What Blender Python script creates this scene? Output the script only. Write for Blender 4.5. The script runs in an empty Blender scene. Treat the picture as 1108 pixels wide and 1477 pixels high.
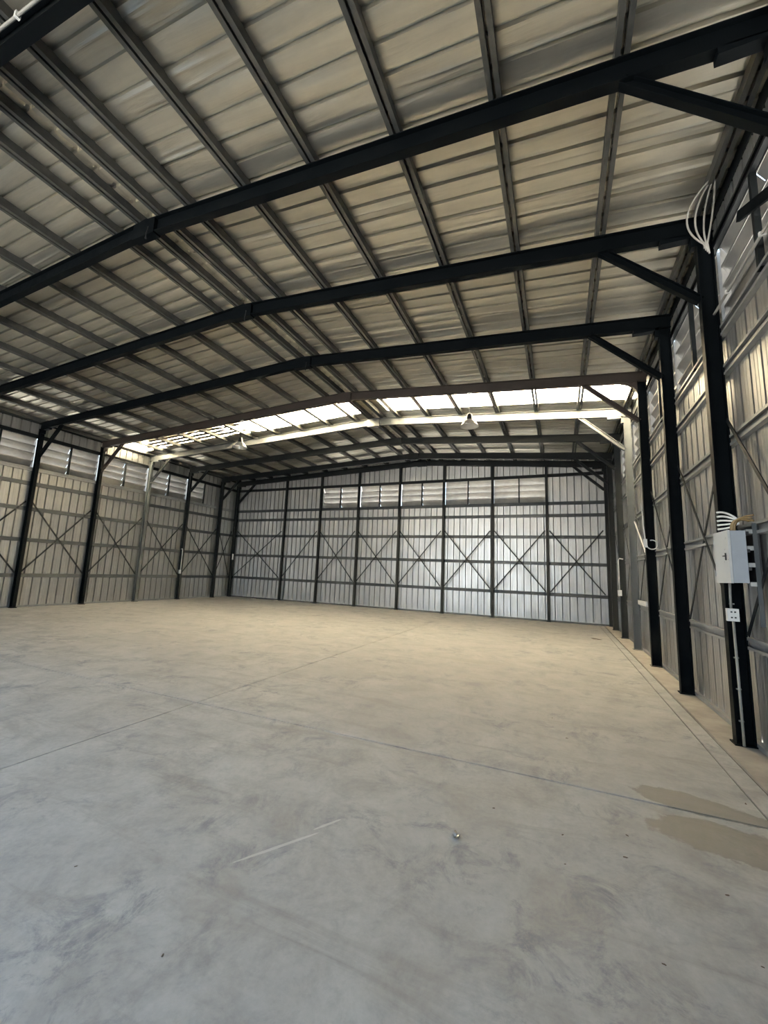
import bpy, bmesh, math, random
from mathutils import Matrix, Vector
random.seed(7)
SC = bpy.context.scene
COL = SC.collection

# ------------------------------------------------------------------ camera
cam_d = bpy.data.cameras.new('camera')
cam = bpy.data.objects.new('camera', cam_d)
COL.objects.link(cam)
cF = Vector((-0.39176861, 0.90844265, 0.14590533))
CAM_H = 1.5647
yaw, pitch, roll = math.radians(23.32883), math.radians(8.38970), math.radians(2.33271)
cF = Vector((-math.sin(yaw) * math.cos(pitch), math.cos(yaw) * math.cos(pitch), math.sin(pitch)))
r0 = Vector((math.cos(yaw), math.sin(yaw), 0.0))
u0 = r0.cross(cF)
cR = r0 * math.cos(roll) + u0 * math.sin(roll)
cU = u0 * math.cos(roll) - r0 * math.sin(roll)
mw = Matrix.Identity(4)
for i in range(3):
    mw[i][0], mw[i][1], mw[i][2] = cR[i], cU[i], -cF[i]
mw[2][3] = CAM_H
cam.matrix_world = mw
cam_d.sensor_fit = 'VERTICAL'
cam_d.sensor_height = 36.0
cam_d.lens = 36.0 * 586.878 / 1477.0
cam_d.clip_start = 0.05
SC.camera = cam

# ------------------------------------------------------------------ sky, daylight, exposure
SKY = 4.3
SUN = 470.0
SC.view_settings.view_transform = 'Standard'
SC.view_settings.look = 'None'
SC.view_settings.gamma = 1.0
SC.view_settings.use_curve_mapping = False
SC.view_settings.exposure = 0.30
world = bpy.data.worlds.new('overcast_sky')
SC.world = world
world.use_nodes = True
wn = world.node_tree.nodes
wl = world.node_tree.links
wn.clear()
w_out = wn.new('ShaderNodeOutputWorld')
w_bg = wn.new('ShaderNodeBackground')
w_tc = wn.new('ShaderNodeTexCoord')
w_sep = wn.new('ShaderNodeSeparateXYZ')
w_mr = wn.new('ShaderNodeMapRange')
w_rgb = wn.new('ShaderNodeMix')
w_rgb.data_type = 'RGBA'
w_mr.inputs['From Min'].default_value = 0.0
w_mr.inputs['From Max'].default_value = 0.8
w_rgb.inputs[6].default_value = (0.75, 0.885, 1.0, 1)
w_rgb.inputs[7].default_value = (0.46, 0.70, 1.0, 1)
w_bg.inputs['Strength'].default_value = SKY
wl.new(w_tc.outputs['Generated'], w_sep.inputs[0])
wl.new(w_sep.outputs['Z'], w_mr.inputs['Value'])
wl.new(w_mr.outputs[0], w_rgb.inputs[0])
wl.new(w_rgb.outputs[2], w_bg.inputs['Color'])
wl.new(w_bg.outputs[0], w_out.inputs['Surface'])


sun_d = bpy.data.lights.new('sun', 'SUN')
sun_d.energy = SUN
sun_d.angle = math.radians(0.6)
sun_d.color = (1.0, 0.95, 0.88)
sun = bpy.data.objects.new('sun', sun_d)
sun.rotation_euler = Vector((-0.03, -0.40, -0.915)).to_track_quat('-Z', 'Y').to_euler()
COL.objects.link(sun)


def portal(name, loc, rot, sx, sy):
    """A daylight portal: it gives no light of its own, it only guides sampling to an opening."""
    d = bpy.data.lights.new(name, 'AREA')
    d.shape = 'RECTANGLE'
    d.size, d.size_y = sx, sy
    d.cycles.is_portal = True
    o = bpy.data.objects.new(name, d)
    o.location = loc
    o.rotation_euler = rot
    COL.objects.link(o)


# ------------------------------------------------------------------ dimensions (metres)
BAY = 2.0
FY = lambda k: 5.42 + BAY * (k - 1)          # portal frame k
XR, XL = 1.59, -15.56                         # inner column faces
WR, WL, WB = 1.80, -15.77, 16.65              # wall sheets
YF = -2.6                                     # open front
XM, ZR, MR, ML = -5.41, 6.245, 0.077, 0.0463  # ridge and the slopes of the rafters' lower edges
RAF = 0.23
PUR = 0.12
ROOF = RAF + PUR
SKY0, SKY1 = 10.2, 11.1
Z_SILL, Z_HEAD = 4.45, 5.47
POSTS = [-12.49, -10.45, -8.42, -6.40, -4.40, -2.39, -0.365]


def low(x):
    return ZR - MR * (x - XM) if x > XM else ZR - ML * (XM - x)


DX0, DX1, DZ = -11.4, -0.6, 4.7            # open doorway in the front wall
portal('front_opening_portal', ((DX0 + DX1) / 2, YF, DZ / 2), (math.radians(90), 0, 0), DX1 - DX0, DZ)
portal('skylight_portal', (-1.9, 10.65, 6.55), (0, math.atan(MR), 0), 7.3, 0.9)
portal('skylight_portal', (-10.6, 10.65, 6.55), (0, -math.atan(ML), 0), 10.3, 0.9)


# ------------------------------------------------------------------ material helpers
class Mat:
    def __init__(self, name):
        self.m = bpy.data.materials.new(name)
        self.m.use_nodes = True
        self.t = self.m.node_tree
        self.n = self.t.nodes
        self.b = self.n['Principled BSDF']
        self.out = self.n['Material Output']
        tc = self.n.new('ShaderNodeTexCoord')
        self.co = tc.outputs['Object']

    def link(self, a, b):
        self.t.links.new(a, b)

    def mapping(self, scale=(1, 1, 1), loc=(0, 0, 0), rot=(0, 0, 0), src=None):
        m = self.n.new('ShaderNodeMapping')
        m.inputs['Scale'].default_value = scale
        m.inputs['Location'].default_value = loc
        m.inputs['Rotation'].default_value = rot
        self.link(src or self.co, m.inputs['Vector'])
        return m.outputs[0]

    def noise(self, scale, detail=4, rough=0.55, vec=None, dist=0.0):
        x = self.n.new('ShaderNodeTexNoise')
        x.inputs['Scale'].default_value = scale
        x.inputs['Detail'].default_value = detail
        x.inputs['Roughness'].default_value = rough
        x.inputs['Distortion'].default_value = dist
        self.link(vec or self.co, x.inputs['Vector'])
        return x.outputs[0]

    def ramp(self, src, stops):
        r = self.n.new('ShaderNodeValToRGB')
        el = r.color_ramp.elements
        while len(el) < len(stops):
            el.new(0.5)
        for e, (p, c) in zip(el, stops):
            e.position = p
            e.color = (c, c, c, 1) if not isinstance(c, tuple) else (*c, 1)
        self.link(src, r.inputs[0])
        return r.outputs[0]

    def mix(self, fac, a, b, mode='MIX'):
        x = self.n.new('ShaderNodeMix')
        x.data_type = 'RGBA'
        x.blend_type = mode
        for s, i in ((fac, 0), (a, 6), (b, 7)):
            if isinstance(s, (int, float)):
                x.inputs[i].default_value = s
            elif isinstance(s, tuple):
                x.inputs[i].default_value = (*s, 1)
            else:
                self.link(s, x.inputs[i])
        return x.outputs[2]

    def math(self, op, a, b=0.0):
        x = self.n.new('ShaderNodeMath')
        x.operation = op
        for s, i in ((a, 0), (b, 1)):
            if isinstance(s, (int, float)):
                x.inputs[i].default_value = s
            else:
                self.link(s, x.inputs[i])
        return x.outputs[0]

    def bump(self, h, strength, dist=0.02):
        x = self.n.new('ShaderNodeBump')
        x.inputs['Strength'].default_value = strength
        x.inputs['Distance'].default_value = dist
        self.link(h, x.inputs['Height'])
        self.link(x.outputs[0], self.b.inputs['Normal'])

    def set(self, **k):
        for a, v in k.items():
            s = self.b.inputs[a.replace('_', ' ')]
            if isinstance(v, tuple):
                s.default_value = (*v, 1)
            elif isinstance(v, (int, float)):
                s.default_value = v
            else:
                self.link(v, s)
        return self


def plain(name, c, rough=0.5, metal=0.0, var=0.12, scale=6.0, spec=0.5):
    m = Mat(name)
    m.set(Specular_IOR_Level=spec)
    n = m.noise(scale, 4, 0.6)
    d = tuple(x * (1 - var) for x in c)
    l = tuple(min(1, x * (1 + var)) for x in c)
    m.set(Base_Color=m.ramp(n, [(0.3, d), (0.7, l)]), Metallic=metal)
    m.set(Roughness=m.ramp(n, [(0.3, max(0.05, rough - 0.07)), (0.7, min(1, rough + 0.07))]))
    return m.m


M = {}
M['black_paint'] = plain('near_black_steel_paint', (0.0028, 0.004, 0.005), 0.6, spec=0.04)
M['warm_light_tint'] = plain('dark_steel_warm_light_tint', (0.030, 0.024, 0.021), 0.5, spec=0.2)  # brown stands for the skylight's warm light on dark steel
M['galvanised'] = plain('bright_galvanised_steel', (0.06, 0.067, 0.07), 0.42, 0.3, 0.15, 20)
M['dark_grey_steel'] = plain('dark_grey_steel', (0.05, 0.056, 0.058), 0.45, 0.2, spec=0.3)
M['slate_paint'] = plain('slate_grey_steel_paint', (0.010, 0.012, 0.013), 0.5, spec=0.12)
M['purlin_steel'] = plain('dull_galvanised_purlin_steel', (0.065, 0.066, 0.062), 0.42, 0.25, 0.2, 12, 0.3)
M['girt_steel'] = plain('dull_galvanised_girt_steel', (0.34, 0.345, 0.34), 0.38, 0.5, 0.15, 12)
M['white_plastic'] = plain('white_plastic', (0.72, 0.71, 0.68), 0.4, 0, 0.05)
M['conduit_plastic'] = plain('aged_white_conduit', (0.27, 0.26, 0.235), 0.5, 0, 0.08)
M['grey_enamel'] = plain('pale_grey_enamel', (0.33, 0.355, 0.385), 0.35, 0, 0.06)
M['door_enamel'] = plain('off_white_enamel', (0.52, 0.53, 0.52), 0.32, 0, 0.06)
M['black_plastic'] = plain('black_plastic', (0.015, 0.015, 0.016), 0.4)
M['brown_cable'] = plain('brown_cable_sheath', (0.24, 0.16, 0.065), 0.5)
M['aluminium'] = plain('spun_aluminium', (0.72, 0.71, 0.68), 0.32, 0.85, 0.05)
M['bulb'] = plain('frosted_white_glass', (0.85, 0.85, 0.82), 0.2, 0, 0.02)
M['litter_white'] = plain('white_paper', (0.75, 0.73, 0.68), 0.7)
M['litter_dark'] = plain('dry_leaf', (0.09, 0.065, 0.045), 0.8)
M['foil'] = plain('crumpled_foil', (0.8, 0.8, 0.8), 0.18, 1.0, 0.05)
M['foliage'] = plain('damp_leaf_litter', (0.025, 0.028, 0.015), 0.95, spec=0.05)
M['outside'] = plain('pale_yard_concrete', (0.06, 0.061, 0.06), 0.9, 0, 0.15, 0.6)


def sheet_mat(name, stretch, c0, c1, rough, metal=0.8):
    m = Mat(name)
    v = m.mapping(scale=stretch)
    streak = m.noise(3.0, 5, 0.6, v)
    blot = m.noise(1.3, 4, 0.6)
    f = m.math('ADD', m.math('MULTIPLY', streak, 0.6), m.math('MULTIPLY', blot, 0.4))
    m.set(Base_Color=m.ramp(f, [(0.35, c0), (0.65, c1)]), Metallic=metal)
    m.set(Roughness=m.ramp(f, [(0.3, rough + 0.08), (0.7, rough - 0.06)]))
    return m.m


M['wall_sheet'] = sheet_mat('zinc_alloy_wall_sheet', (6, 6, 0.35), (0.43, 0.43, 0.42), (0.58, 0.58, 0.57), 0.40, 0.88)
M['louvre'] = sheet_mat('zinc_alloy_louvre_blade', (1, 1, 1), (0.33, 0.325, 0.31), (0.46, 0.455, 0.44), 0.42)


def roof_mat():
    m = Mat('foil_faced_roof_sheet')
    v = m.mapping(scale=(0.55, 5.0, 1.0))
    wr = m.noise(1.6, 4, 0.55, v, 0.5)
    fine = m.noise(55, 3, 0.6)
    blot = m.noise(0.9, 5, 0.65)
    f = m.math('ADD', m.math('MULTIPLY', wr, 0.55), m.math('MULTIPLY', blot, 0.45))
    m.set(Base_Color=m.ramp(f, [(0.34, (0.47, 0.445, 0.38)), (0.66, (0.66, 0.625, 0.53))]), Metallic=0.8)
    m.set(Roughness=m.ramp(blot, [(0.3, 0.36), (0.7, 0.29)]))
    h = m.math('ADD', wr, m.math('MULTIPLY', fine, 0.04))
    m.bump(h, 0.3, 0.03)
    return m.m


M['roof_sheet'] = roof_mat()


def skylight_mat():
    m = Mat('translucent_fibreglass_sheet')
    n = m.noise(3.0, 4, 0.6)
    m.n.remove(m.b)
    tr = m.n.new('ShaderNodeBsdfTransparent')
    tl = m.n.new('ShaderNodeBsdfTranslucent')
    mx = m.n.new('ShaderNodeMixShader')
    mx.inputs[0].default_value = 1.0
    c = m.ramp(n, [(0.3, (0.80, 0.68, 0.45)), (0.7, (0.95, 0.82, 0.58))])
    m.link(c, tr.inputs[0])
    m.link(c, tl.inputs[0])
    m.link(tr.outputs[0], mx.inputs[1])
    m.link(tl.outputs[0], mx.inputs[2])
    m.link(mx.outputs[0], m.out.inputs[0])
    return m.m


M['skylight'] = skylight_mat()


def floor_mat():
    m = Mat('worn_power_floated_concrete')
    big = m.noise(0.55, 5, 0.6, None, 0.4)
    mid = m.noise(2.3, 7, 0.68, None, 0.5)
    fine = m.noise(30, 4, 0.7)
    drag = m.noise(1.5, 7, 0.66, m.mapping(scale=(0.5, 2.6, 1), rot=(0, 0, 0.3)), 0.8)
    base = m.ramp(mid, [(0.30, (0.24, 0.243, 0.248)), (0.48, (0.39, 0.388, 0.382)), (0.68, (0.49, 0.485, 0.473))])
    base = m.mix(m.ramp(big, [(0.45, 0.0), (0.72, 0.4)]), base, (0.30, 0.30, 0.30))
    base = m.mix(m.ramp(drag, [(0.53, 0.0), (0.66, 0.6)]), base, (0.24, 0.23, 0.215))
    dirt = m.ramp(m.noise(3.2, 9, 0.78, None, 0.6), [(0.49, 0.0), (0.62, 1.0)])
    near = m.ramp(m.noise(1.1, 4, 0.55, m.mapping(loc=(3.1, 1.7, 0))), [(0.42, 0.0), (0.60, 1.0)])
    base = m.mix(m.math('MULTIPLY', dirt, near), base, (0.17, 0.182, 0.205))
    spk = m.noise(11, 6, 0.7, None, 0.5)
    base = m.mix(m.ramp(spk, [(0.50, 0.0), (0.70, 0.40)]), base, (0.24, 0.24, 0.245))
    base = m.mix(0.10, base, m.ramp(fine, [(0.3, 0.15), (0.7, 0.7)]))
    # damp stain by the right wall, two ragged lobes
    wob = m.noise(2.6, 6, 0.65)

    def lobe(cx, cy, ax, ay, ang):
        v = m.mapping(loc=(0, 0, 0), scale=(1, 1, 0))
        sub = m.n.new('ShaderNodeVectorMath')
        sub.operation = 'SUBTRACT'
        sub.inputs[1].default_value = (cx, cy, 0)
        m.link(v, sub.inputs[0])
        w = m.mapping(rot=(0, 0, -ang), src=sub.outputs[0])
        sc = m.n.new('ShaderNodeVectorMath')
        sc.operation = 'DIVIDE'
        sc.inputs[1].default_value = (ax, ay, 1)
        m.link(w, sc.inputs[0])
        ln = m.n.new('ShaderNodeVectorMath')
        ln.operation = 'LENGTH'
        m.link(sc.outputs[0], ln.inputs[0])
        d = m.math('ADD', ln.outputs['Value'], m.math('MULTIPLY', m.math('SUBTRACT', wob, 0.5), 1.3))
        return m.ramp(d, [(0.92, 1.0), (1.0, 0.0)])

    st = m.math('MAXIMUM', lobe(0.86, 3.86, 0.40, 0.15, -0.15), lobe(0.98, 3.42, 0.52, 0.22, 0.0))
    base = m.mix(m.math('MULTIPLY', st, 0.72), base, (0.115, 0.112, 0.095))
    # pale scrape
    sc = m.math('MULTIPLY', lobe(-1.50, 2.14, 0.28, 0.010, 1.0), 0.5)
    base = m.mix(sc, base, (0.72, 0.72, 0.70))
    sc2 = m.math('MULTIPLY', lobe(-1.355, 2.45, 0.10, 0.011, 1.05), 0.5)
    base = m.mix(sc2, base, (0.72, 0.72, 0.70))
    m.set(Base_Color=base)
    m.set(Roughness=m.ramp(mid, [(0.3, 0.52), (0.7, 0.68)]))
    m.bump(m.math('ADD', mid, m.math('MULTIPLY', fine, 0.25)), 0.22, 0.01)
    return m.m


M['floor'] = floor_mat()
M['kerb'] = plain('dusty_brown_kerb_concrete', (0.30, 0.278, 0.25), 0.85, 0, 0.25, 3)
M['joint'] = plain('dirt_filled_joint', (0.06, 0.052, 0.043), 0.95)


# ------------------------------------------------------------------ mesh helpers
class MB:
    def __init__(self):
        self.v, self.f = [], []

    def add(self, vs, fs):
        n = len(self.v)
        self.v += [tuple(p) for p in vs]
        self.f += [tuple(i + n for i in q) for q in fs]
        return self

    def box(self, x0, x1, y0, y1, z0, z1):
        vs = [(x, y, z) for x in (x0, x1) for y in (y0, y1) for z in (z0, z1)]
        return self.add(vs, [(0, 1, 3, 2), (4, 6, 7, 5), (0, 4, 5, 1), (2, 3, 7, 6), (0, 2, 6, 4), (1, 5, 7, 3)])

    def sweep(self, a, b, prof, up=(0, 0, 1), caps=True):
        """Extrude a closed 2-D profile (side, up) from a to b."""
        a, b = Vector(a), Vector(b)
        d = (b - a).normalized()
        s = d.cross(Vector(up)).normalized()
        u = s.cross(d).normalized()
        n = len(prof)
        vs = [a + s * p + u * r for p, r in prof] + [b + s * p + u * r for p, r in prof]
        fs = [(i, (i + 1) % n, n + (i + 1) % n, n + i) for i in range(n)]
        if caps:
            fs += [tuple(range(n - 1, -1, -1)), tuple(range(n, 2 * n))]
        return self.add(vs, fs)

    def bar(self, a, b, w, h, up=(0, 0, 1)):
        return self.sweep(a, b, [(-w / 2, -h / 2), (w / 2, -h / 2), (w / 2, h / 2), (-w / 2, h / 2)], up)

    def tube(self, pts, r, n=8):
        pts = [Vector(p) for p in pts]
        rings = []
        for i, p in enumerate(pts):
            d = (pts[min(i + 1, len(pts) - 1)] - pts[max(i - 1, 0)]).normalized()
            ref = Vector((0, 0, 1)) if abs(d.z) < 0.9 else Vector((0, 1, 0))
            s = d.cross(ref).normalized()
            u = s.cross(d)
            rings.append([p + (s * math.cos(2 * math.pi * k / n) + u * math.sin(2 * math.pi * k / n)) * r for k in range(n)])
        vs = [q for g in rings for q in g]
        fs = [(i * n + k, i * n + (k + 1) % n, (i + 1) * n + (k + 1) % n, (i + 1) * n + k)
              for i in range(len(pts) - 1) for k in range(n)]
        fs += [tuple(range(n - 1, -1, -1)), tuple((len(pts) - 1) * n + k for k in range(n))]
        return self.add(vs, fs)

    def lathe(self, prof, n=28, close=False):
        vs, fs = [], []
        for r, z in prof:
            vs += [(r * math.cos(2 * math.pi * k / n), r * math.sin(2 * math.pi * k / n), z) for k in range(n)]
        m = len(prof)
        for i in range(m - 1 + (1 if close else 0)):
            j = (i + 1) % m
            fs += [(i * n + k, i * n + (k + 1) % n, j * n + (k + 1) % n, j * n + k) for k in range(n)]
        return self.add(vs, fs)

    def prism(self, poly, axis, a, b):
        """Extrude a polygon lying in the two other axes along axis from a to b."""
        def P(q, t):
            q = list(q)
            q.insert(axis, t)
            return tuple(q)
        n = len(poly)
        vs = [P(q, a) for q in poly] + [P(q, b) for q in poly]
        fs = [(i, (i + 1) % n, n + (i + 1) % n, n + i) for i in range(n)] + [tuple(range(n - 1, -1, -1)), tuple(range(n, 2 * n))]
        return self.add(vs, fs)

    def build(self, name, mat, parent=None, loc=None, smooth=False, fix=True):
        me = bpy.data.meshes.new(name)
        me.from_pydata(self.v, [], self.f)
        if fix:
            bm = bmesh.new()
            bm.from_mesh(me)
            bmesh.ops.recalc_face_normals(bm, faces=bm.faces)
            bm.to_mesh(me)
            bm.free()
        if smooth:
            me.polygons.foreach_set('use_smooth', [True] * len(me.polygons))
        me.materials.append(M[mat])
        o = bpy.data.objects.new(name, me)
        COL.objects.link(o)
        if parent:
            o.parent = parent
        if loc:
            o.location = loc
        return o


def empty(name, loc=(0, 0, 0)):
    o = bpy.data.objects.new(name, None)
    o.empty_display_size = 0.2
    o.location = loc
    COL.objects.link(o)
    return o


def tag(o, label=None, cat=None, group=None, kind=None):
    for k, v in (('label', label), ('category', cat), ('group', group), ('kind', kind)):
        if v:
            o[k] = v
    return o


def share(src, parent, loc=(0, 0, 0)):
    c = src.copy()
    COL.objects.link(c)
    c.parent = parent
    c.location = loc
    return c


def c_prof(w, h, t=0.006, lip=0.018):
    """C section: web on the left side (-w/2), open to the right."""
    x0, x1, z0, z1 = -w / 2, w / 2, -h / 2, h / 2
    return [(x0, z0), (x1, z0), (x1, z0 + lip), (x1 - t, z0 + lip), (x1 - t, z0 + t), (x0 + t, z0 + t),
            (x0 + t, z1 - t), (x1 - t, z1 - t), (x1 - t, z1 - lip), (x1, z1 - lip), (x1, z1), (x0, z1)]


def i_prof(w, h, tf=0.012, tw=0.009):
    a, b, c = w / 2, h / 2, tw / 2
    return [(-a, -b), (a, -b), (a, -b + tf), (c, -b + tf), (c, b - tf), (a, b - tf), (a, b), (-a, b), (-a, b - tf), (-c, b - tf), (-c, -b + tf), (-a, -b + tf)]


ORD = ['first', 'second', 'third', 'fourth', 'fifth', 'sixth', 'seventh', 'eighth', 'ninth', 'tenth', 'eleventh', 'twelfth']

# ------------------------------------------------------------------ outside ground (seen by the light only through the openings)
g = MB().box(-60, 50, -60, 70, -0.5, -0.12).build('ground', 'outside')
tag(g, kind='structure')

# ------------------------------------------------------------------ floor: slabs between joints
fl = MB().box(WL - 0.3, WR + 0.3, YF - 0.2, WB + 0.3, -0.14, -0.012).build('floor', 'joint')
tag(fl, kind='structure')
JX = [WL - 0.3, -3.85, 1.28, 1.44, WR + 0.3]
JY = [YF - 0.2, 3.725, WB + 0.3]
gap = 0.007
for i in range(len(JX) - 1):
    for j in range(len(JY) - 1):
        g0 = 0.010 if i >= 2 else gap
        z1 = 0.0 if i < 3 else 0.012
        MB().box(JX[i] + gap, JX[i + 1] - g0, JY[j] + 0.011, JY[j + 1] - 0.011, -0.012, z1).build('concrete_slab', 'kerb' if i == 3 else 'floor', fl)


# ------------------------------------------------------------------ walls of ribbed sheets
def sheet_profile(width, first=0.0):
    """(along, outward) points of a ribbed sheet, pitch 0.25: pans with two faint swages and one outward rib."""
    pts = []
    n = int(math.ceil(width / 0.25 - 1e-6))
    for k in range(n):
        b = k * 0.25
        pts += [(b, 0.0), (b + 0.052, 0.0), (b + 0.058, 0.003), (b + 0.066, 0.003), (b + 0.072, 0.0),
                (b + 0.118, 0.0), (b + 0.124, 0.003), (b + 0.132, 0.003), (b + 0.138, 0.0),
                (b + 0.207, 0.0), (b + 0.197, 0.025), (b + 0.225, 0.075), (b + 0.2495, 0.025), (b + 0.243, 0.0), (b + 0.25, 0.0)]
    out = []
    pts = [(min(a, width), o) for a, o in pts]
    for p in pts:
        if not out or abs(out[-1][0] - p[0]) > 1e-6 or abs(out[-1][1] - p[1]) > 1e-6:
            out.append(p)
    return out


def wall_sheet_mesh(width, zfun0, zfun1, along, outward, origin):
    mb = MB()
    pr = sheet_profile(width)
    vs = []
    for a, o in pr:
        x = origin[0] + along[0] * a + outward[0] * o
        y = origin[1] + along[1] * a + outward[1] * o
        vs.append((x, y, zfun0(x, y)))
        vs.append((x, y, zfun1(x, y)))
    fs = [(2 * i, 2 * i + 2, 2 * i + 3, 2 * i + 1) for i in range(len(pr) - 1)]
    return mb.add(vs, fs)


LV_Y0, LV_Y1 = FY(-1), FY(5) + 1.0        # louvre band on the side walls
for side, wx, out, name in ((1, WR, (1, 0), 'wall_right'), (-1, WL, (-1, 0), 'wall_left')):
    xs = wx
    w = MB().box(min(xs - side * 0.05, xs + side * 0.02), max(xs - side * 0.05, xs + side * 0.02), YF, WB, 0.012 if side > 0 else 0.0, 0.06).build(name, 'girt_steel')
    tag(w, kind='structure')
    top = low(wx) + ROOF + 0.03
    protos = {}
    for ya, yb, runs in ((YF, LV_Y0, [(0.05, top)]), (LV_Y0, LV_Y1, [(0.05, Z_SILL), (Z_HEAD, top)]), (LV_Y1, WB, [(0.05, top)])):
        y = ya
        while y < yb - 0.01:
            wid = round(min(0.75, yb - y), 4)
            for z0, z1 in runs:
                key = (wid, z0, z1)
                if key not in protos:
                    protos[key] = wall_sheet_mesh(wid, lambda *_: z0, lambda *_: z1, (0, 1), out, (wx, 0)).build('wall_sheet', 'wall_sheet', w, (0, y, 0), fix=False)
                else:
                    share(protos[key], w, (0, y, 0))
            y += wid

wb = MB().box(WL, WR, WB - 0.05, WB + 0.02, 0.0, 0.06).build('wall_back', 'dark_grey_steel')
tag(wb, kind='structure')
rf = lambda xx, yy: low(xx) + ROOF + 0.03
full = [(lambda *_: 0.05, rf)]
for xa, xb, runs in ((WL, POSTS[1], full), (POSTS[1], POSTS[6], [(lambda *_: 0.05, lambda *_: Z_SILL), (lambda *_: Z_HEAD, rf)]), (POSTS[6], WR, full)):
    x = xa
    while x < xb - 0.01:
        wid = round(min(0.75, xb - x), 4)
        for a, b in runs:
            wall_sheet_mesh(wid, a, b, (1, 0), (0, 1), (x, WB)).build('wall_sheet', 'wall_sheet', wb, fix=False)
        x += wid

wf = MB().box(WL, DX0, YF - 0.02, YF + 0.04, 0.0, 0.06).box(DX1, WR, YF - 0.02, YF + 0.04, 0.012, 0.06).build('wall_front', 'dark_grey_steel')
tag(wf, kind='structure')
for xa, xb, za in ((WL, DX0, 0.05), (DX0, DX1, DZ), (DX1, WR, 0.05)):
    x = xa
    while x < xb - 0.01:
        wid = round(min(0.75, xb - x), 4)
        wall_sheet_mesh(wid, lambda *_: za, rf, (1, 0), (0, -1), (x, YF)).build('wall_sheet', 'wall_sheet', wf, fix=False)
        x += wid

# ------------------------------------------------------------------ ceiling: roof sheets, skylight, ridge cap
ceil = empty('ceiling')
tag(ceil, kind='structure')


def roof_sheet_mesh(x0, x1, width, up=0.0, folds=0):
    """Sheet running down the slope from x0 to x1; ribs are hollows seen from below, the facing foil has folds."""
    n = max(2, int(abs(x1 - x0) / (0.22 if folds else 0.5)))
    pts = []
    k = 0
    while k * 0.25 < width - 0.01:
        f = min(1.0, (width - k * 0.25) / 0.25)
        pan = [0.198 * q / (18 if folds else 4) for q in range((19 if folds else 5))]
        pr = [(a, 0) for a in pan] + [(0.204, 0.042), (0.240, 0.042), (0.246, 0), (0.25, 0)]
        pts += [(k * 0.25 + a * f, b) for a, b in pr[(1 if k else 0):]]
        k += 1
    fl_ = []
    for _ in range(folds):
        ln = random.uniform(1.2, 4.0)
        fl_.append((random.uniform(0.03, width - 0.03), random.uniform(0.0, abs(x1 - x0) - 0.5), ln, random.uniform(0.01, 0.035),
                    random.uniform(0.8, 2.2), random.uniform(0, 6), random.uniform(0.004, 0.011), random.uniform(0.010, 0.022)))
    mb = MB()
    vs = []
    ph = [random.uniform(0, 6.28) for _ in range(8)]
    for i in range(n + 1):
        xx = x0 + (x1 - x0) * i / n
        t = abs(xx - x0)
        for j, (a, b) in enumerate(pts):
            d = 0.0
            if folds and b < 0.01 and 0 < j < len(pts) - 1:
                w = (a % 0.25) / 0.198
                w = max(0.0, 4 * w * (1 - w)) if w < 1 else 0.0
                d -= w * 0.004 * (1 + math.sin(1.9 * t + ph[int(a / 0.25) % 4]) + 0.6 * math.sin(4.3 * t + ph[4 + int(a / 0.25) % 4]))
                for c, t0, ln, amp, fr, p0, dep, wd in fl_:
                    if t0 < t < t0 + ln:
                        q = (a - c - amp * math.sin(fr * t + p0)) / wd
                        d -= dep * math.exp(-q * q) * math.sin(math.pi * (t - t0) / ln)
            vs.append((xx, a, low(xx) + ROOF + b + up + d))
    m = len(pts)
    fs = [(i * m + j, i * m + j + 1, (i + 1) * m + j + 1, (i + 1) * m + j) for i in range(n) for j in range(m - 1)]
    return mb.add(vs, fs)


ys = []
y = SKY0
while y > YF - 0.2:
    y -= 0.75
    ys.append((y, 0.75))
y = SKY1
while y < WB:
    wdt = min(0.75, WB + 0.05 - y)
    if wdt > 0.06:
        ys.append((y, wdt))
    y += 0.75
for xa, xb in ((XM + 0.02, WR + 0.25), (XM - 0.02, WL - 0.25)):
    kinds = [roof_sheet_mesh(xa, xb, 0.75, folds=7).build('roof_sheet', 'roof_sheet', ceil, (0, ys[k][0], 0), fix=False) for k in range(8)]
    for n_, (y, wdt) in enumerate(ys[8:]):
        if abs(wdt - 0.75) < 1e-6:
            share(kinds[random.randrange(8)], ceil, (0, y, 0))
        else:
            roof_sheet_mesh(xa, xb, wdt, folds=2).build('roof_sheet', 'roof_sheet', ceil, (0, y, 0), fix=False)
    o = roof_sheet_mesh(xa + (0.55 if xb > xa else -0.12), xb, SKY1 - SKY0).build('skylight_sheet', 'skylight', ceil, (0, SKY0, 0), fix=False)
    o['label'] = 'glowing translucent sheet in the %s roof slope' % ('right' if xb > xa else 'left')
rz = ZR + ROOF + 0.035
MB().prism([(XM - 0.22, rz - 0.0102), (XM, rz), (XM + 0.62, rz - 0.048), (XM + 0.62, rz - 0.045), (XM, rz + 0.004), (XM - 0.22, rz - 0.006)], 1, YF, WB + 0.1).build('ridge_cap', 'roof_sheet', ceil)
# eave closers where roof and walls meet
for nm, xx in (('trim_1', WR), ('trim_2', WL)):
    s = 1 if xx > 0 else -1
    zt = low(xx) + ROOF
    o = MB().box(min(xx - s * 0.01, xx + s * 0.06), max(xx - s * 0.01, xx + s * 0.06), YF, WB, zt - 0.16, zt + 0.02).build(nm, 'slate_paint')
    tag(o, kind='structure')

# ------------------------------------------------------------------ portal frames
YW = 0.10


def column_mb(xin, side, top):
    xo = xin + side * 0.16
    return MB().sweep(((xin + xo) / 2, 0, 0.0), ((xin + xo) / 2, 0, top), i_prof(YW, 0.16), up=(1, 0, 0))


def rafter_mb(xa, xb):
    za, zb = low(xa) + RAF / 2, low(xb) + RAF / 2
    return MB().sweep((xa, 0, za), (xb, 0, zb), i_prof(YW, RAF))


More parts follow.
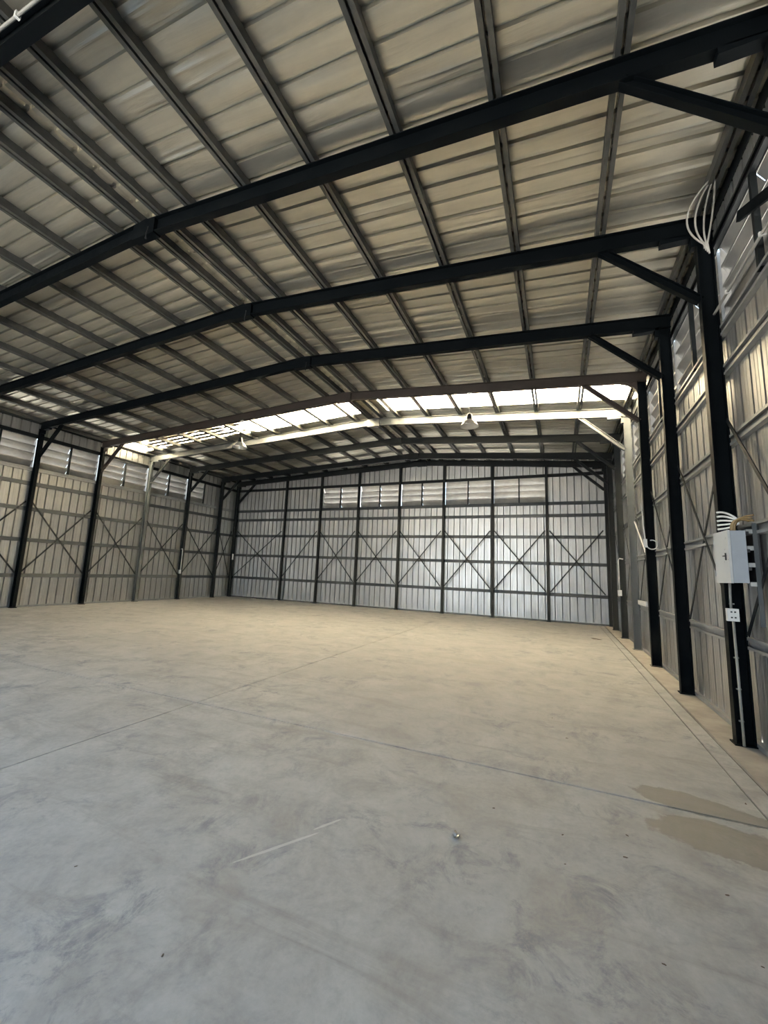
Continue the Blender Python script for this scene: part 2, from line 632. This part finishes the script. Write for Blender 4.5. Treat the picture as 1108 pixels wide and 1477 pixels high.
M['mid_grey_paint'] = plain('mid_grey_steel_paint', (0.06, 0.068, 0.072), 0.45, 0.2)


def make_frame(k, mat, fillet=False, y=None, braces=True, bmat=None):
    y = FY(k) if y is None else y
    root = empty('portal_frame', (0, y, 0))
    for side, xin in ((1, XR), (-1, XL)):
        column_mb(xin, side, low(xin) + 0.02).build('column', {3: 'black_paint', 4: 'mid_grey_paint'}.get(k, mat), root)
        xo = xin + side * 0.18
        rafter_mb(XM, xo).build('rafter', mat, root)
        if braces:
            xa = xin - side * 1.0
            MB().sweep((xa, 0, low(xa) + 0.02), (xin + side * 0.01, 0, 4.86), i_prof(0.075, 0.09, 0.01, 0.01)).build('knee_brace', bmat or mat, root)
        if fillet and side > 0:
            zc = low(xin)
            poly = [(xin, zc), ]
            for a in range(0, 10):
                t = a / 9 * math.pi / 2
                poly.append((xin - 0.30 + 0.30 * math.sin(math.pi / 2 - t), zc - 0.30 + 0.30 * math.sin(t)))
            MB().prism(poly, 1, -YW / 2, YW / 2).build('haunch_plate', mat, root)
        else:
            MB().box(min(xin, xin - side * 0.36), max(xin, xin - side * 0.36), -YW / 2, YW / 2, low(xin) - 0.035, low(xin) + 0.03).build('haunch_plate', mat, root)
            MB().box(min(xin, xin - side * 0.05), max(xin, xin - side * 0.05), -YW / 2, YW / 2, low(xin) - 0.16, low(xin)).build('end_plate', mat, root)
        MB().box(min(xin - side * 0.02, xin + side * 0.18), max(xin - side * 0.02, xin + side * 0.18), -0.075, 0.075, 0.012 if side > 0 else 0.0, 0.025).build('base_plate', mat, root)
    MB().prism([(XM - 0.22, low(XM - 0.22) - 0.03), (XM + 0.22, low(XM + 0.22) - 0.03), (XM + 0.22, low(XM + 0.22) + 0.2), (XM, ZR + 0.23), (XM - 0.22, low(XM - 0.22) + 0.2)], 1, -0.058, 0.058).build('ridge_plate', mat, root)
    return root


GF = 'portal frames across the hall'
frames = [
    (-1, 'black_paint', 'black portal frame nearest overhead, carrying a white conduit in the top left corner'),
    (0, 'black_paint', 'black portal frame whose right knee brace is cut by the right picture edge'),
    (1, 'black_paint', 'black portal frame with the grey electrical panel on its right column'),
    (2, 'black_paint', 'black portal frame next beyond the one with the electrical panel'),
    (3, 'warm_light_tint', 'brown-black portal frame in front of skylight, rounded right corner, both lamps hang from it'),
    (4, 'galvanised', 'bright galvanised portal frame just behind the glowing skylight strip'),
    (5, 'slate_paint', 'slate portal frame second behind skylight, white switch conduit on its right column'),
    (6, 'slate_paint', 'slate portal frame last before the back wall'),
]
for k, mat, lab in frames:
    fr = make_frame(k, mat, fillet=(k == 3))
    tag(fr, lab, 'steel frame', GF)
fr = make_frame(7, 'slate_paint', y=16.54)
tag(fr, 'dark end portal frame standing against the back wall corners', 'steel frame', GF)

# ------------------------------------------------------------------ purlins
GP = 'roof purlins along the hall'


def purlin(x, label):
    o = empty('purlin', (x, 0, 0))
    z = low(x) + RAF + PUR / 2 + 0.003
    for s in (-1, 1):
        MB().sweep((s * 0.037, YF, z), (s * 0.037, WB, z), [(-s * p, r) for p, r in c_prof(0.046, PUR, 0.005, 0.016)]).build('channel', 'purlin_steel', o)
    tag(o, label, 'purlin', GP)


right_p = [-5.12, -4.56, -3.60, -2.57, -1.51, -0.47, 0.59, 1.66]
left_p = [-5.55, -6.06, -7.09, -8.17, -9.22, -10.30, -11.42, -12.48, -13.58, -14.70, -15.66]
for i, x in enumerate(right_p):
    purlin(x, 'eave purlin running along the top of the right wall' if i == len(right_p) - 1 else
           ('ridge purlin just right of the ridge, with wire clips beside it' if i == 0 else 'twin-channel roof purlin, %s below the ridge purlin on the right slope' % ORD[i - 1]))
for i, x in enumerate(left_p):
    purlin(x, 'eave purlin running along the top of the left wall' if i == len(left_p) - 1 else
           ('ridge purlin just left of the ridge' if i == 0 else 'twin-channel roof purlin, %s below the ridge purlin on the left slope' % ORD[i - 1]))

# ------------------------------------------------------------------ posts of the back wall
for i, x in enumerate(POSTS):
    o = empty('wall_post', (x, 16.54, 0))
    MB().sweep((0, 0, 0), (0, 0, low(x) + 0.02), i_prof(0.10, 0.10, 0.01, 0.01), up=(0, 1, 0)).build('shaft', 'slate_paint', o)
    MB().box(-0.08, 0.08, -0.07, 0.07, 0, 0.02).build('base_plate', 'slate_paint', o)
    n = len(POSTS) - 1 - i
    tag(o, 'slim dark post of the back wall, %s from the right corner%s' % (ORD[n], ', beside bright vertical gap' if i == 0 else ''), 'post', 'back wall posts')

# ------------------------------------------------------------------ girts
GZ = [1.0, 2.13, 3.13, 3.95]
GN = ['lowest', 'second lowest', 'third lowest', 'fourth lowest']


def girt(a, b, label, grp, mat='girt_steel', flip=1, h=0.12, d=0.058):
    mb = MB().sweep(a, b, [(flip * p, r) for p, r in c_prof(d, h, 0.005, 0.03)])
    # the C is open towards the hall
    o = mb.build('wall_girt', mat)
    tag(o, label, 'girt', grp)


for side, wx, word in ((1, WR, 'right'), (-1, WL, 'left')):
    xx = wx - side * 0.03
    for z, nm in zip(GZ, GN):
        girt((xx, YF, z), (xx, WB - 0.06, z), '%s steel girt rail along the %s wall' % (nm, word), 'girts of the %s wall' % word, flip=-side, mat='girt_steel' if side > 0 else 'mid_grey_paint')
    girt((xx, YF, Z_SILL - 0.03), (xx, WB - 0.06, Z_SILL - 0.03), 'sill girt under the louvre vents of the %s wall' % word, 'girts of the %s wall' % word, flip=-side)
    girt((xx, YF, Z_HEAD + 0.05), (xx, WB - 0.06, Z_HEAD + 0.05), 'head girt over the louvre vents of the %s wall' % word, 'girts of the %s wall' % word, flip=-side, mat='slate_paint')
yy = WB - 0.03
spans = [(WL + 0.06, POSTS[5], 'left of the second post from the right', 'dark_grey_steel'), (POSTS[5], POSTS[6], 'pale piece between first and second right posts', 'galvanised'), (POSTS[6], WR - 0.06, 'between first post and right corner', 'dark_grey_steel')]
for z, nm in zip(GZ, GN):
    for xa, xb, wd, mt in spans:
        if z < 1.5 or wd.startswith('pale') is False:
            mt2 = 'dark_grey_steel'
        else:
            mt2 = mt
        if z < 1.5:
            wd = wd.replace('pale piece ', '')
        girt((xa, yy, z), (xb, yy, z), '%s girt of the back wall, %s' % (nm, wd), 'girts of the back wall', mt2, flip=1)
girt((WL + 0.06, yy, Z_SILL - 0.03), (WR - 0.06, yy, Z_SILL - 0.03), 'sill girt under the louvre vents of the back wall', 'girts of the back wall', 'dark_grey_steel')
girt((WL + 0.06, yy, Z_HEAD + 0.05), (WR - 0.06, yy, Z_HEAD + 0.05), 'head girt over the louvre vents of the back wall', 'girts of the back wall', 'slate_paint')

# ------------------------------------------------------------------ cross braces
GB = 'cross braces on the walls'
ZB0, ZB1 = 1.08, 3.36


def brace(a0, a1, const, axis, label, rods=(0, 1), mat='slate_paint', away=0.0):
    o = empty('cross_brace', (const, (a0 + a1) / 2, 0) if axis == 'y' else ((a0 + a1) / 2, const, 0))
    h = (a1 - a0) / 2 - 0.075
    for r in rods:
        p, q = ((-h, ZB0), (h, ZB1)) if r == 0 else ((-h, ZB1), (h, ZB0))
        off = (0.012 if r else -0.012)
        if axis == 'y':
            MB().bar((off, p[0], p[1]), (off, q[0], q[1]), 0.008, 0.045).build('brace_rod', mat, o)
        else:
            MB().bar((p[0], off, p[1]), (q[0], off, q[1]), 0.008, 0.045).build('brace_rod', mat, o)
    tag(o, label, 'brace', GB)


ys_f = [FY(k) for k in range(0, 7)] + [16.48]
fname = ['the frame cut by the right picture edge', 'the electrical panel frame', 'the next black frame', 'the brown frame', 'the galvanised frame', 'the second frame behind the skylight', 'the last frame', 'the back wall']
sname = ['cut-off frame', 'panel frame', 'next black frame', 'brown frame', 'galvanised frame', 'slate frame', 'last frame', 'back wall']
for i in range(7):
    brace(ys_f[i], ys_f[i + 1], 1.735, 'y', 'thin X brace on right wall between %s and %s' % (sname[i], sname[i + 1]))
    brace(ys_f[i], ys_f[i + 1], -15.705, 'y', 'thin X brace on left wall between %s and %s' % (sname[i], sname[i + 1]))
bx = [-15.45] + POSTS + [1.58]
for i in range(8):
    n = 7 - i
    lab = 'single diagonal brace on the back wall, seventh bay from the right' if i == 1 else 'X brace on the back wall, %s bay from the right corner' % ORD[n]
    brace(bx[i], bx[i + 1], 16.46, 'x', lab, rods=(0,) if i == 1 else (0, 1))


# ------------------------------------------------------------------ louvre vents
def louvre(name_label, origin, along, outward, length, group):
    """One bay of louvres; local axes: along the wall, out of the wall, up."""
    A, O = Vector(along), Vector(outward)
    o = empty('louvre_vent', origin)
    P = lambda a, d, z: tuple(A * a + O * d + Vector((0, 0, z)))
    nb = 4
    pitch = (Z_HEAD - Z_SILL - 0.02) / nb
    half = length / 2
    halves = [(0.049, half - 0.005), (half + 0.005, length - 0.049)] if length > 1.2 else [(0.049, length - 0.003)]
    for a0, a1 in halves:
        for k in range(nb):
            zt = (k + 1) * pitch + 0.02
            q = zt - pitch * 1.28
            sec = [(0.0, zt - 0.03), (0.0, zt), (0.20, q), (0.20, q - 0.03), (0.197, q - 0.03), (0.197, q - 0.004), (0.003, zt - 0.006), (0.003, zt - 0.03)]
            n = len(sec)
            vs = [P(a0, d, z) for d, z in sec] + [P(a1, d, z) for d, z in sec]
            fs = [(i, (i + 1) % n, n + (i + 1) % n, n + i) for i in range(n)] + [tuple(range(n)), tuple(range(2 * n - 1, n - 1, -1))]
            MB().add(vs, fs).build('blade', 'louvre', o)
    zt = Z_HEAD - Z_SILL
    bars = [half] if length > 1.2 else [length - 0.03]
    for a in bars:
        vs = [P(a + s, d, z) for s in (-0.025, 0.025) for d in (-0.05, 0.0) for z in (0.0, zt)]
        MB().add(vs, [(0, 1, 3, 2), (4, 6, 7, 5), (0, 4, 5, 1), (2, 3, 7, 6), (0, 2, 6, 4), (1, 5, 7, 3)]).build('mullion', 'slate_paint', o)
    for a in (0.045, length - 0.045 if length > 1.2 else length):
        vs = [P(a + s, d, z) for s in (-0.002, 0.002) for d in (0.0, 0.20) for z in (-0.12, zt)]
        MB().add(vs, [(0, 1, 3, 2), (4, 6, 7, 5), (0, 4, 5, 1), (2, 3, 7, 6), (0, 2, 6, 4), (1, 5, 7, 3)]).build('side_plate', 'louvre', o)
    vs = [P(a, d, z) for a in (0.0, length) for d, z in ((0.0, 0.0), (0.0, 0.012), (0.22, -0.1), (0.22, -0.112))]
    MB().add(vs, [(0, 1, 5, 4), (1, 2, 6, 5), (2, 3, 7, 6), (3, 0, 4, 7), (0, 3, 2, 1), (4, 5, 6, 7)]).build('sill_flashing', 'louvre', o)
    tag(o, name_label, 'louvre', group)


for k in range(-1, 6):
    ln = BAY if k < 5 else 1.0
    w = 'half-width louvre vent on the %s wall beyond the second frame behind the skylight' if k == 5 else None
    nm = {-1: 'the nearest overhead frame', 0: 'the cut-off frame', 1: fname[1], 2: fname[2], 3: fname[3], 4: fname[4]}.get(k)
    for side, wx, word in ((1, WR, 'right'), (-1, WL, 'left')):
        lab = (w % word).replace('half-width louvre vent', 'half-width vent') if w else 'metal louvre vent on the %s wall, bay behind %s' % (word, nm)
        louvre(lab, (wx, FY(k), Z_SILL), (0, 1, 0), (side, 0, 0), ln, 'louvre vents on the %s wall' % word)
for i in range(1, 6):
    louvre('metal louvre vent high on the back wall, %s from the right' % ORD[5 - i], (POSTS[i], WB, Z_SILL), (1, 0, 0), (0, 1, 0), POSTS[i + 1] - POSTS[i], 'louvre vents on the back wall')


# ------------------------------------------------------------------ hanging lamps
def lamp(x, y, zb, zt, label, with_bulb):
    o = empty('pendant_lamp', (x, y, zb))
    H = zt - zb
    MB().tube([(0, 0, 0.30), (0, 0, H)], 0.006, 6).build('suspension_rod', 'dark_grey_steel', o)
    MB().box(-0.05, 0.05, -0.03, 0.03, H - 0.02, H + 0.0).build('bracket', 'white_plastic', o)
    MB().lathe([(0.001, 0.31), (0.03, 0.31), (0.055, 0.29), (0.075, 0.20), (0.085, 0.14), (0.001, 0.14)], 24).build('ballast_housing', 'black_plastic', o, smooth=False)
    MB().lathe([(0.085, 0.145), (0.12, 0.12), (0.17, 0.07), (0.21, 0.0), (0.225, -0.015), (0.221, -0.015), (0.205, 0.0), (0.165, 0.067), (0.115, 0.115), (0.081, 0.138)], 32, close=True).build('reflector', 'aluminium', o, smooth=True)
    zb_ = -0.07 if with_bulb else 0.02
    MB().lathe([(0.001, zb_), (0.025, zb_ + 0.008), (0.036, zb_ + 0.035), (0.03, zb_ + 0.07), (0.018, zb_ + 0.10), (0.018, 0.15), (0.001, 0.15)], 16).build('bulb', 'bulb', o, smooth=True)
    tag(o, label, 'lamp', 'pendant lamps under the brown frame')


lamp(-1.91, FY(3), 5.14, low(-1.91), 'bell-shaped pendant lamp on the right roof slope, dark cap', False)
lamp(-9.02, FY(3), 5.22, low(-9.02), 'bell-shaped pendant lamp on the left roof slope, bulb poking out below', True)

# ------------------------------------------------------------------ electrical panel and wiring
ep = empty('electrical_panel', (1.53, 4.94, 1.60))
MB().box(0.012, 0.13, 0.0, 0.38, 0.0, 0.50).build('cabinet', 'grey_enamel', ep)
d = MB().box(-0.012, 0.008, -0.006, 0.386, -0.006, 0.506).build('door', 'door_enamel', ep)
MB().box(-0.022, -0.012, 0.06, 0.075, 0.215, 0.285).box(-0.035, -0.022, 0.062, 0.073, 0.25, 0.26).box(-0.034, -0.024, 0.062, 0.10, 0.25, 0.26).build('handle', 'black_plastic', d)
MB().box(-0.016, 0.012, 0.386, 0.396, 0.06, 0.12).box(-0.016, 0.012, 0.386, 0.396, 0.38, 0.44).build('hinge', 'grey_enamel', d)
tag(ep, 'grey enamelled electrical panel with pale door mounted at the right column', 'electrical panel')
br = empty('mounting_bracket', (1.66, 4.94, 1.55))
for z in (0.02, 0.20, 0.36, 0.52):
    MB().box(0.002, 0.085, -0.01, 0.03, z, z + 0.04).build('rung', 'girt_steel', br)
MB().box(0.05, 0.085, -0.012, 0.0, -0.35, 0.62).build('upright', 'mid_grey_paint', br)
MB().box(0.088, 0.10, -0.01, 0.36, 0.05, 0.60).build('shade_plate', 'black_plastic', br)  # black plate added to stand for the shadow behind the rungs
for z in (0.10, 0.27, 0.44):
    MB().box(0.0, 0.02, -0.015, 0.02, z + 0.07, z + 0.10).build('clamp', 'black_plastic', br)
tag(br, 'ladder-like steel mounting bracket between the electrical panel and the wall', 'bracket')


def bez(p0, p1, p2, p3, n=14):
    p = [Vector(q) for q in (p0, p1, p2, p3)]
    return [p[0] * (1 - t) ** 3 + p[1] * 3 * t * (1 - t) ** 2 + p[2] * 3 * t * t * (1 - t) + p[3] * t ** 3 for t in [i / n for i in range(n + 1)]]


cb = empty('cable_bundle', (1.60, 5.05, 2.10))
for i in range(6):
    a = i / 6 * 2 * math.pi
    dx, dy = 0.016 * math.cos(a), 0.016 * math.sin(a)
    MB().tube(bez((dx, dy, -0.004), (dx, dy, 0.10), (0.02 + dx, -0.02 + dy, 0.14), (0.12 + dx, -0.10 + 2 * dy, 0.11 + dx + 0.012 * i - 0.03)), 0.009, 7).build('cable', 'brown_cable', cb, smooth=True)
tag(cb, 'brown cable bundle bending out of the top of the electrical panel', 'cables')
cs = empty('conduit_bundle', (1.60, 5.33, 2.1))
for i in range(5):
    z = 0.05 + 0.045 * i
    MB().tube(bez((-0.045, -0.02, z), (0.0, -0.03, z + 0.01), (0.04, -0.06, z), (0.10, -0.14, 0.10 + 0.008 * i)), 0.010, 8).build('conduit', 'white_plastic', cs, smooth=True)
tag(cs, 'five short white conduit ends fanning out above the electrical panel', 'conduit')
# flexible conduits at the top of the panel's column
tc = empty('flexible_conduit_bundle', (1.62, 5.30, 5.4))
for i, (dx, dy) in enumerate([(-0.20, -0.02), (-0.11, 0.0), (-0.02, -0.03), (0.06, -0.06)]):
    MB().tube(bez((0.03, -0.42, 0.58), (0.02 + dx * 0.8, -0.30, 0.50), (dx * 1.5, -0.05 + dy, 0.36), (0.015 + 0.012 * i, 0.0, 0.10), 18) +
              [(0.02 + 0.014 * i, 0.0, 0.04 - 0.025 * i)], 0.010, 8).build('conduit', 'conduit_plastic', tc, smooth=True)
tag(tc, 'bunch of white flexible conduits curling over the top of the panel column', 'conduit')
# conduit from the panel down to the socket and the floor
dc = empty('drop_conduit', (1.615, 5.31, 0))
MB().tube([(-0.01, -0.05, 1.60), (-0.01, -0.04, 1.50), (0.0, 0.0, 1.42), (0.0, 0.0, 1.33)], 0.012, 8).tube([(0.01, 0.0, 1.22), (0.015, 0.0, 0.03)], 0.012, 8).build('pipe', 'conduit_plastic', dc, smooth=True)
for z in (0.25, 0.55, 0.85, 1.38):
    MB().box(-0.008, 0.03, 0.0, 0.02, z, z + 0.012).build('saddle_clip', 'conduit_plastic', dc)
tag(dc, 'white conduit running down the panel column to the floor', 'conduit')
so = empty('socket_outlet', (1.57, 5.27, 1.215))
MB().box(0.0, 0.095, 0.0, 0.05, 0.0, 0.125).build('housing', 'white_plastic', so)
for zz in (0.03, 0.085):
    MB().box(0.025, 0.04, -0.003, 0.001, zz, zz + 0.014).box(0.055, 0.07, -0.003, 0.001, zz, zz + 0.014).build('socket_slot', 'black_plastic', so)
tag(so, 'white double socket outlet below the electrical panel', 'socket')

# pipe along the right wall under the louvres
wp = empty('wall_conduit', (1.715, 4.0, 4.66))
MB().tube([(0, -1.5, 0.0), (0, 1.45, 0.0), (-0.01, 1.60, 0.01), (-0.06, 1.78, 0.05)], 0.014, 8).build('pipe', 'conduit_plastic', wp, smooth=True)
MB().tube([(0, 1.50, 0.0), (0.01, 1.62, -0.05)], 0.012, 8).build('branch', 'white_plastic', wp, smooth=True)
for yv in (-0.6, 0.2, 1.0):
    MB().box(-0.02, 0.03, yv, yv + 0.02, -0.02, 0.02).build('saddle_clip', 'white_plastic', wp)
tag(wp, 'white conduit running along the right wall under the near louvres', 'conduit')
tb = MB().bar((1.735, 3.47, 4.62), (1.735, 4.66, 5.24), 0.03, 0.10).build('tie_bar', 'black_paint')
tag(tb, 'short black tie bar sloping across the nearest louvres at the right picture edge', 'tie bar')
# conduit on the nearest rafter
rc = empty('rafter_conduit', (0, FY(-1) - 0.065, 0))
MB().tube([(-8.5, 0, low(-8.5) + 0.19), (XM - 0.2, 0, low(XM - 0.2) + 0.19), (XM + 0.2, 0, low(XM + 0.2) + 0.17), (-3.0, 0, low(-3.0) + 0.17)], 0.014, 8).build('pipe', 'conduit_plastic', rc, smooth=True)
for xv in (-4.35, -3.6, -5.9, -7.0):
    MB().box(xv, xv + 0.03, -0.02, 0.02, low(xv) + 0.145, low(xv) + 0.2).build('saddle_clip', 'white_plastic', rc)
tag(rc, 'white conduit clipped along the nearest overhead rafter, top left', 'conduit')

# switch drop on the right column of frame 5
sw = empty('switch_conduit', (1.575, FY(5) - 0.06, 0))
MB().tube([(0.12, 0, 2.20), (0.03, 0, 2.22), (0.0, 0, 2.17), (0.0, 0, 1.33)], 0.018, 8).build('pipe', 'white_plastic', sw, smooth=True)
MB().box(-0.05, 0.05, -0.05, 0.0, 1.17, 1.33).build('switch_box', 'white_plastic', sw)
tag(sw, 'white conduit ending in a switch box, right column behind the skylight', 'switch')
# junction with a loop on the brown frame's right column
jb = empty('junction_box', (1.575, FY(3) - 0.07, 2.25))
MB().box(-0.03, 0.03, -0.04, 0.01, 0.0, 0.16).build('housing', 'white_plastic', jb)
MB().tube([(0.0, -0.02, 0.16), (-0.02, -0.02, 0.5), (-0.04, -0.01, 0.9)], 0.008, 6).build('feed_wire', 'white_plastic', jb)
MB().tube([(0.02 + 0.09 * (1 - math.cos(t)), -0.03, 0.05 - 0.09 * math.sin(t)) for t in [i / 14 * 1.6 * math.pi for i in range(15)]], 0.010, 7).build('cable_loop', 'white_plastic', jb, smooth=True)
tag(jb, 'white junction box with a looped cable on the brown frame column', 'junction box')
ws = empty('white_strip', (1.70, 10.85, 1.06))  # plain white strip set on the girt
MB().box(0.0, 0.03, -0.48, 0.48, 0.0, 0.10).build('strip', 'white_plastic', ws)
tag(ws, 'short white strip lying on the lowest right girt before the galvanised frame', 'strip')
sd = empty('slanting_pole', (1.70, 10.2, 0))
MB().tube([(0.0, -0.25, 2.1), (0.0, 1.05, 3.0)], 0.014, 6).build('pole', 'white_plastic', sd)
tag(sd, 'pale slanting rod on the right wall near the galvanised frame', 'rod')
# left wall switch drop
ls = empty('switch_conduit', (-15.54, FY(5) - 0.07, 0))
MB().tube([(-0.1, 0, 2.22), (-0.02, 0, 2.24), (0, 0, 2.18), (0, 0, 1.3)], 0.018, 8).build('pipe', 'white_plastic', ls, smooth=True)
MB().box(-0.05, 0.05, -0.05, 0.0, 1.13, 1.30).build('switch_box', 'white_plastic', ls)
tag(ls, 'white conduit ending in a switch box on a left wall column', 'switch')
lb = MB().box(-0.04, 0.04, -0.03, 0.0, 0.0, 0.30).build('white_box', 'white_plastic', None, (-15.54, 16.485, 1.88))
tag(lb, 'small white box on the column in the far left corner', 'box')
gp = MB().box(-0.03, 0.03, -0.01, 0.0, 0.0, 2.05).build('light_gap_strip', 'galvanised', None, (-12.34, 16.63, 0.06))  # solid strip put in for a bright slit of daylight in the wall
tag(gp, 'bright narrow strip standing in for a light gap beside the far left back post', 'strip')

# wires hanging at the ridge
for k, lab in ((0, 'the frame at the right picture edge'), (1, 'the electrical panel frame'), (2, 'the frame beyond the panel')):
    hk = empty('hanging_wire', (XM + 0.12, FY(k), ZR))
    MB().tube(bez((0, -0.07, 0.06), (0.02, -0.08, -0.03), (-0.01, -0.09, -0.07), (0.0, -0.08, -0.12)), 0.006, 6).build('wire', 'black_plastic', hk, smooth=True)
    MB().lathe([(0.001, -0.15), (0.012, -0.14), (0.012, -0.12), (0.001, -0.115)], 8).build('wire_end', 'black_plastic', hk, (0, -0.08, 0))
    tag(hk, 'short black wire dangling at the ridge from %s' % lab, 'wire', 'wires at the ridge')

# ------------------------------------------------------------------ dirt lying on the skylight
lt = MB()
for i in range(420):
    xx = random.uniform(-15.1, -10.0)
    dens = 0.15 if xx < -14.35 else (1.0 if xx < -12.4 else 0.6 if xx < -11.2 else 0.2)
    if random.random() > dens:
        continue
    rib = random.randrange(4)
    yy = SKY0 + rib * 0.25 + random.uniform(0.05, 0.15)
    z = low(xx) + ROOF + 0.012
    a, b = random.uniform(0.15, 0.40), random.uniform(0.07, 0.13)
    ring = []
    for j in range(10):
        t = j / 10 * 2 * math.pi
        px = xx + a * math.cos(t) * random.uniform(0.7, 1.2)
        py = yy + b * math.sin(t) * random.uniform(0.7, 1.2)
        ring.append((px, min(max(py, SKY0 + rib * 0.25 + 0.005), SKY0 + rib * 0.25 + 0.19), low(px) + ROOF + 0.0035 + i * 1e-5))
    top = [(p[0], p[1], p[2] + 0.006) for p in ring]
    n = 10
    lt.add(ring + top, [tuple(range(n - 1, -1, -1)), tuple(range(n, 2 * n))] + [(j, (j + 1) % n, n + (j + 1) % n, n + j) for j in range(n)])
o = lt.build('leaf_litter', 'foliage')
tag(o, 'dark leaf litter lying on the left end of the skylight sheet', 'leaf litter', kind='stuff')


# ------------------------------------------------------------------ litter on the floor
def scrap(name, x, y, w, d, h, mat, label, cat, group=None, seed=0):
    rr = random.Random(seed)
    bm = bmesh.new()
    bmesh.ops.create_icosphere(bm, subdivisions=2, radius=1.0)
    for v in bm.verts:
        s = 1 + rr.uniform(-0.35, 0.25)
        v.co = Vector((v.co.x * w / 2 * s, v.co.y * d / 2 * s, max(0.0, (v.co.z + 0.6)) / 1.6 * h * s))
    me = bpy.data.meshes.new(name)
    bm.to_mesh(me)
    bm.free()
    me.materials.append(M[mat])
    o = bpy.data.objects.new(name, me)
    o.location = (x, y, 0.0005)
    o.rotation_euler.z = rr.uniform(0, 3.1)
    COL.objects.link(o)
    tag(o, label, cat, group)


scrap('foil_wad', -0.60, 2.69, 0.055, 0.042, 0.032, 'foil', 'crumpled shiny foil wad on the bare floor', 'foil', None, 3)
scrap('paper_scrap', -12.34, 16.10, 0.50, 0.16, 0.03, 'litter_white', 'white scrap on the floor by the far left back post', 'scrap', 'scraps along the back wall', 4)
scrap('paper_scrap', -13.79, 16.25, 0.25, 0.12, 0.03, 'litter_white', 'smaller white scrap on the floor near the far left corner', 'scrap', 'scraps along the back wall', 5)
scrap('paper_scrap', 0.90, 12.75, 0.30, 0.10, 0.015, 'litter_dark', 'flat dark scrap on the floor near the far right columns', 'scrap', None, 6)
sp = [(-0.44, 3.12, 'tiny dark chip on the floor, first beyond the foil wad'),
      (0.04, 4.73, 'tiny dark chip on the floor beyond the cross joint, straight ahead of the foil wad'),
      (0.32, 2.96, 'tiny dark chip on the floor left of the damp stain, nearer of two'),
      (0.76, 2.87, 'tiny dark chip on the floor just in front of the damp stain'),
      (0.36, 3.2, 'tiny dark chip on the floor left of the damp stain, farther of two'),
      (1.22, 4.04, 'tiny dark chip between damp stain and the right wall joint lines'),
      (0.75, 2.44, 'dark leaf chip on the floor nearest the bottom right corner'),
      (0.37, 2.27, 'dark chip on the floor left of the bottom right leaf chip'),
      (-0.01, 3.02, 'tiny dark chip right of the foil wad, farther of two'),
      (0.0, 2.74, 'tiny dark chip right of the foil wad, nearer of two'),
      (-2.32, 1.56, 'dark chip on the floor at the far left of the pale scrape'),
      (-1.5, 1.41, 'dark chip on the floor nearest the bottom left corner'),
      (1.5, 7.35, 'dark chip in the right wall strip beside the second black column'),
      (1.5, 10.9, 'dark chip in the right wall strip near the white strip'),
      (1.52, 5.2, 'dark chip in the right wall strip at the foot of the panel column'),
      (-0.1, 5.3, 'farthest tiny dark chip out in the middle of the floor')]
for i, (x, y, lab) in enumerate(sp):
    s = random.uniform(0.008, 0.014) * (0.6 + 0.14 * y)
    scrap('floor_chip', x, y, s * 1.7, s * 0.8, s * 0.35, 'litter_dark', lab, 'debris', 'dark chips on the floor', 20 + i)
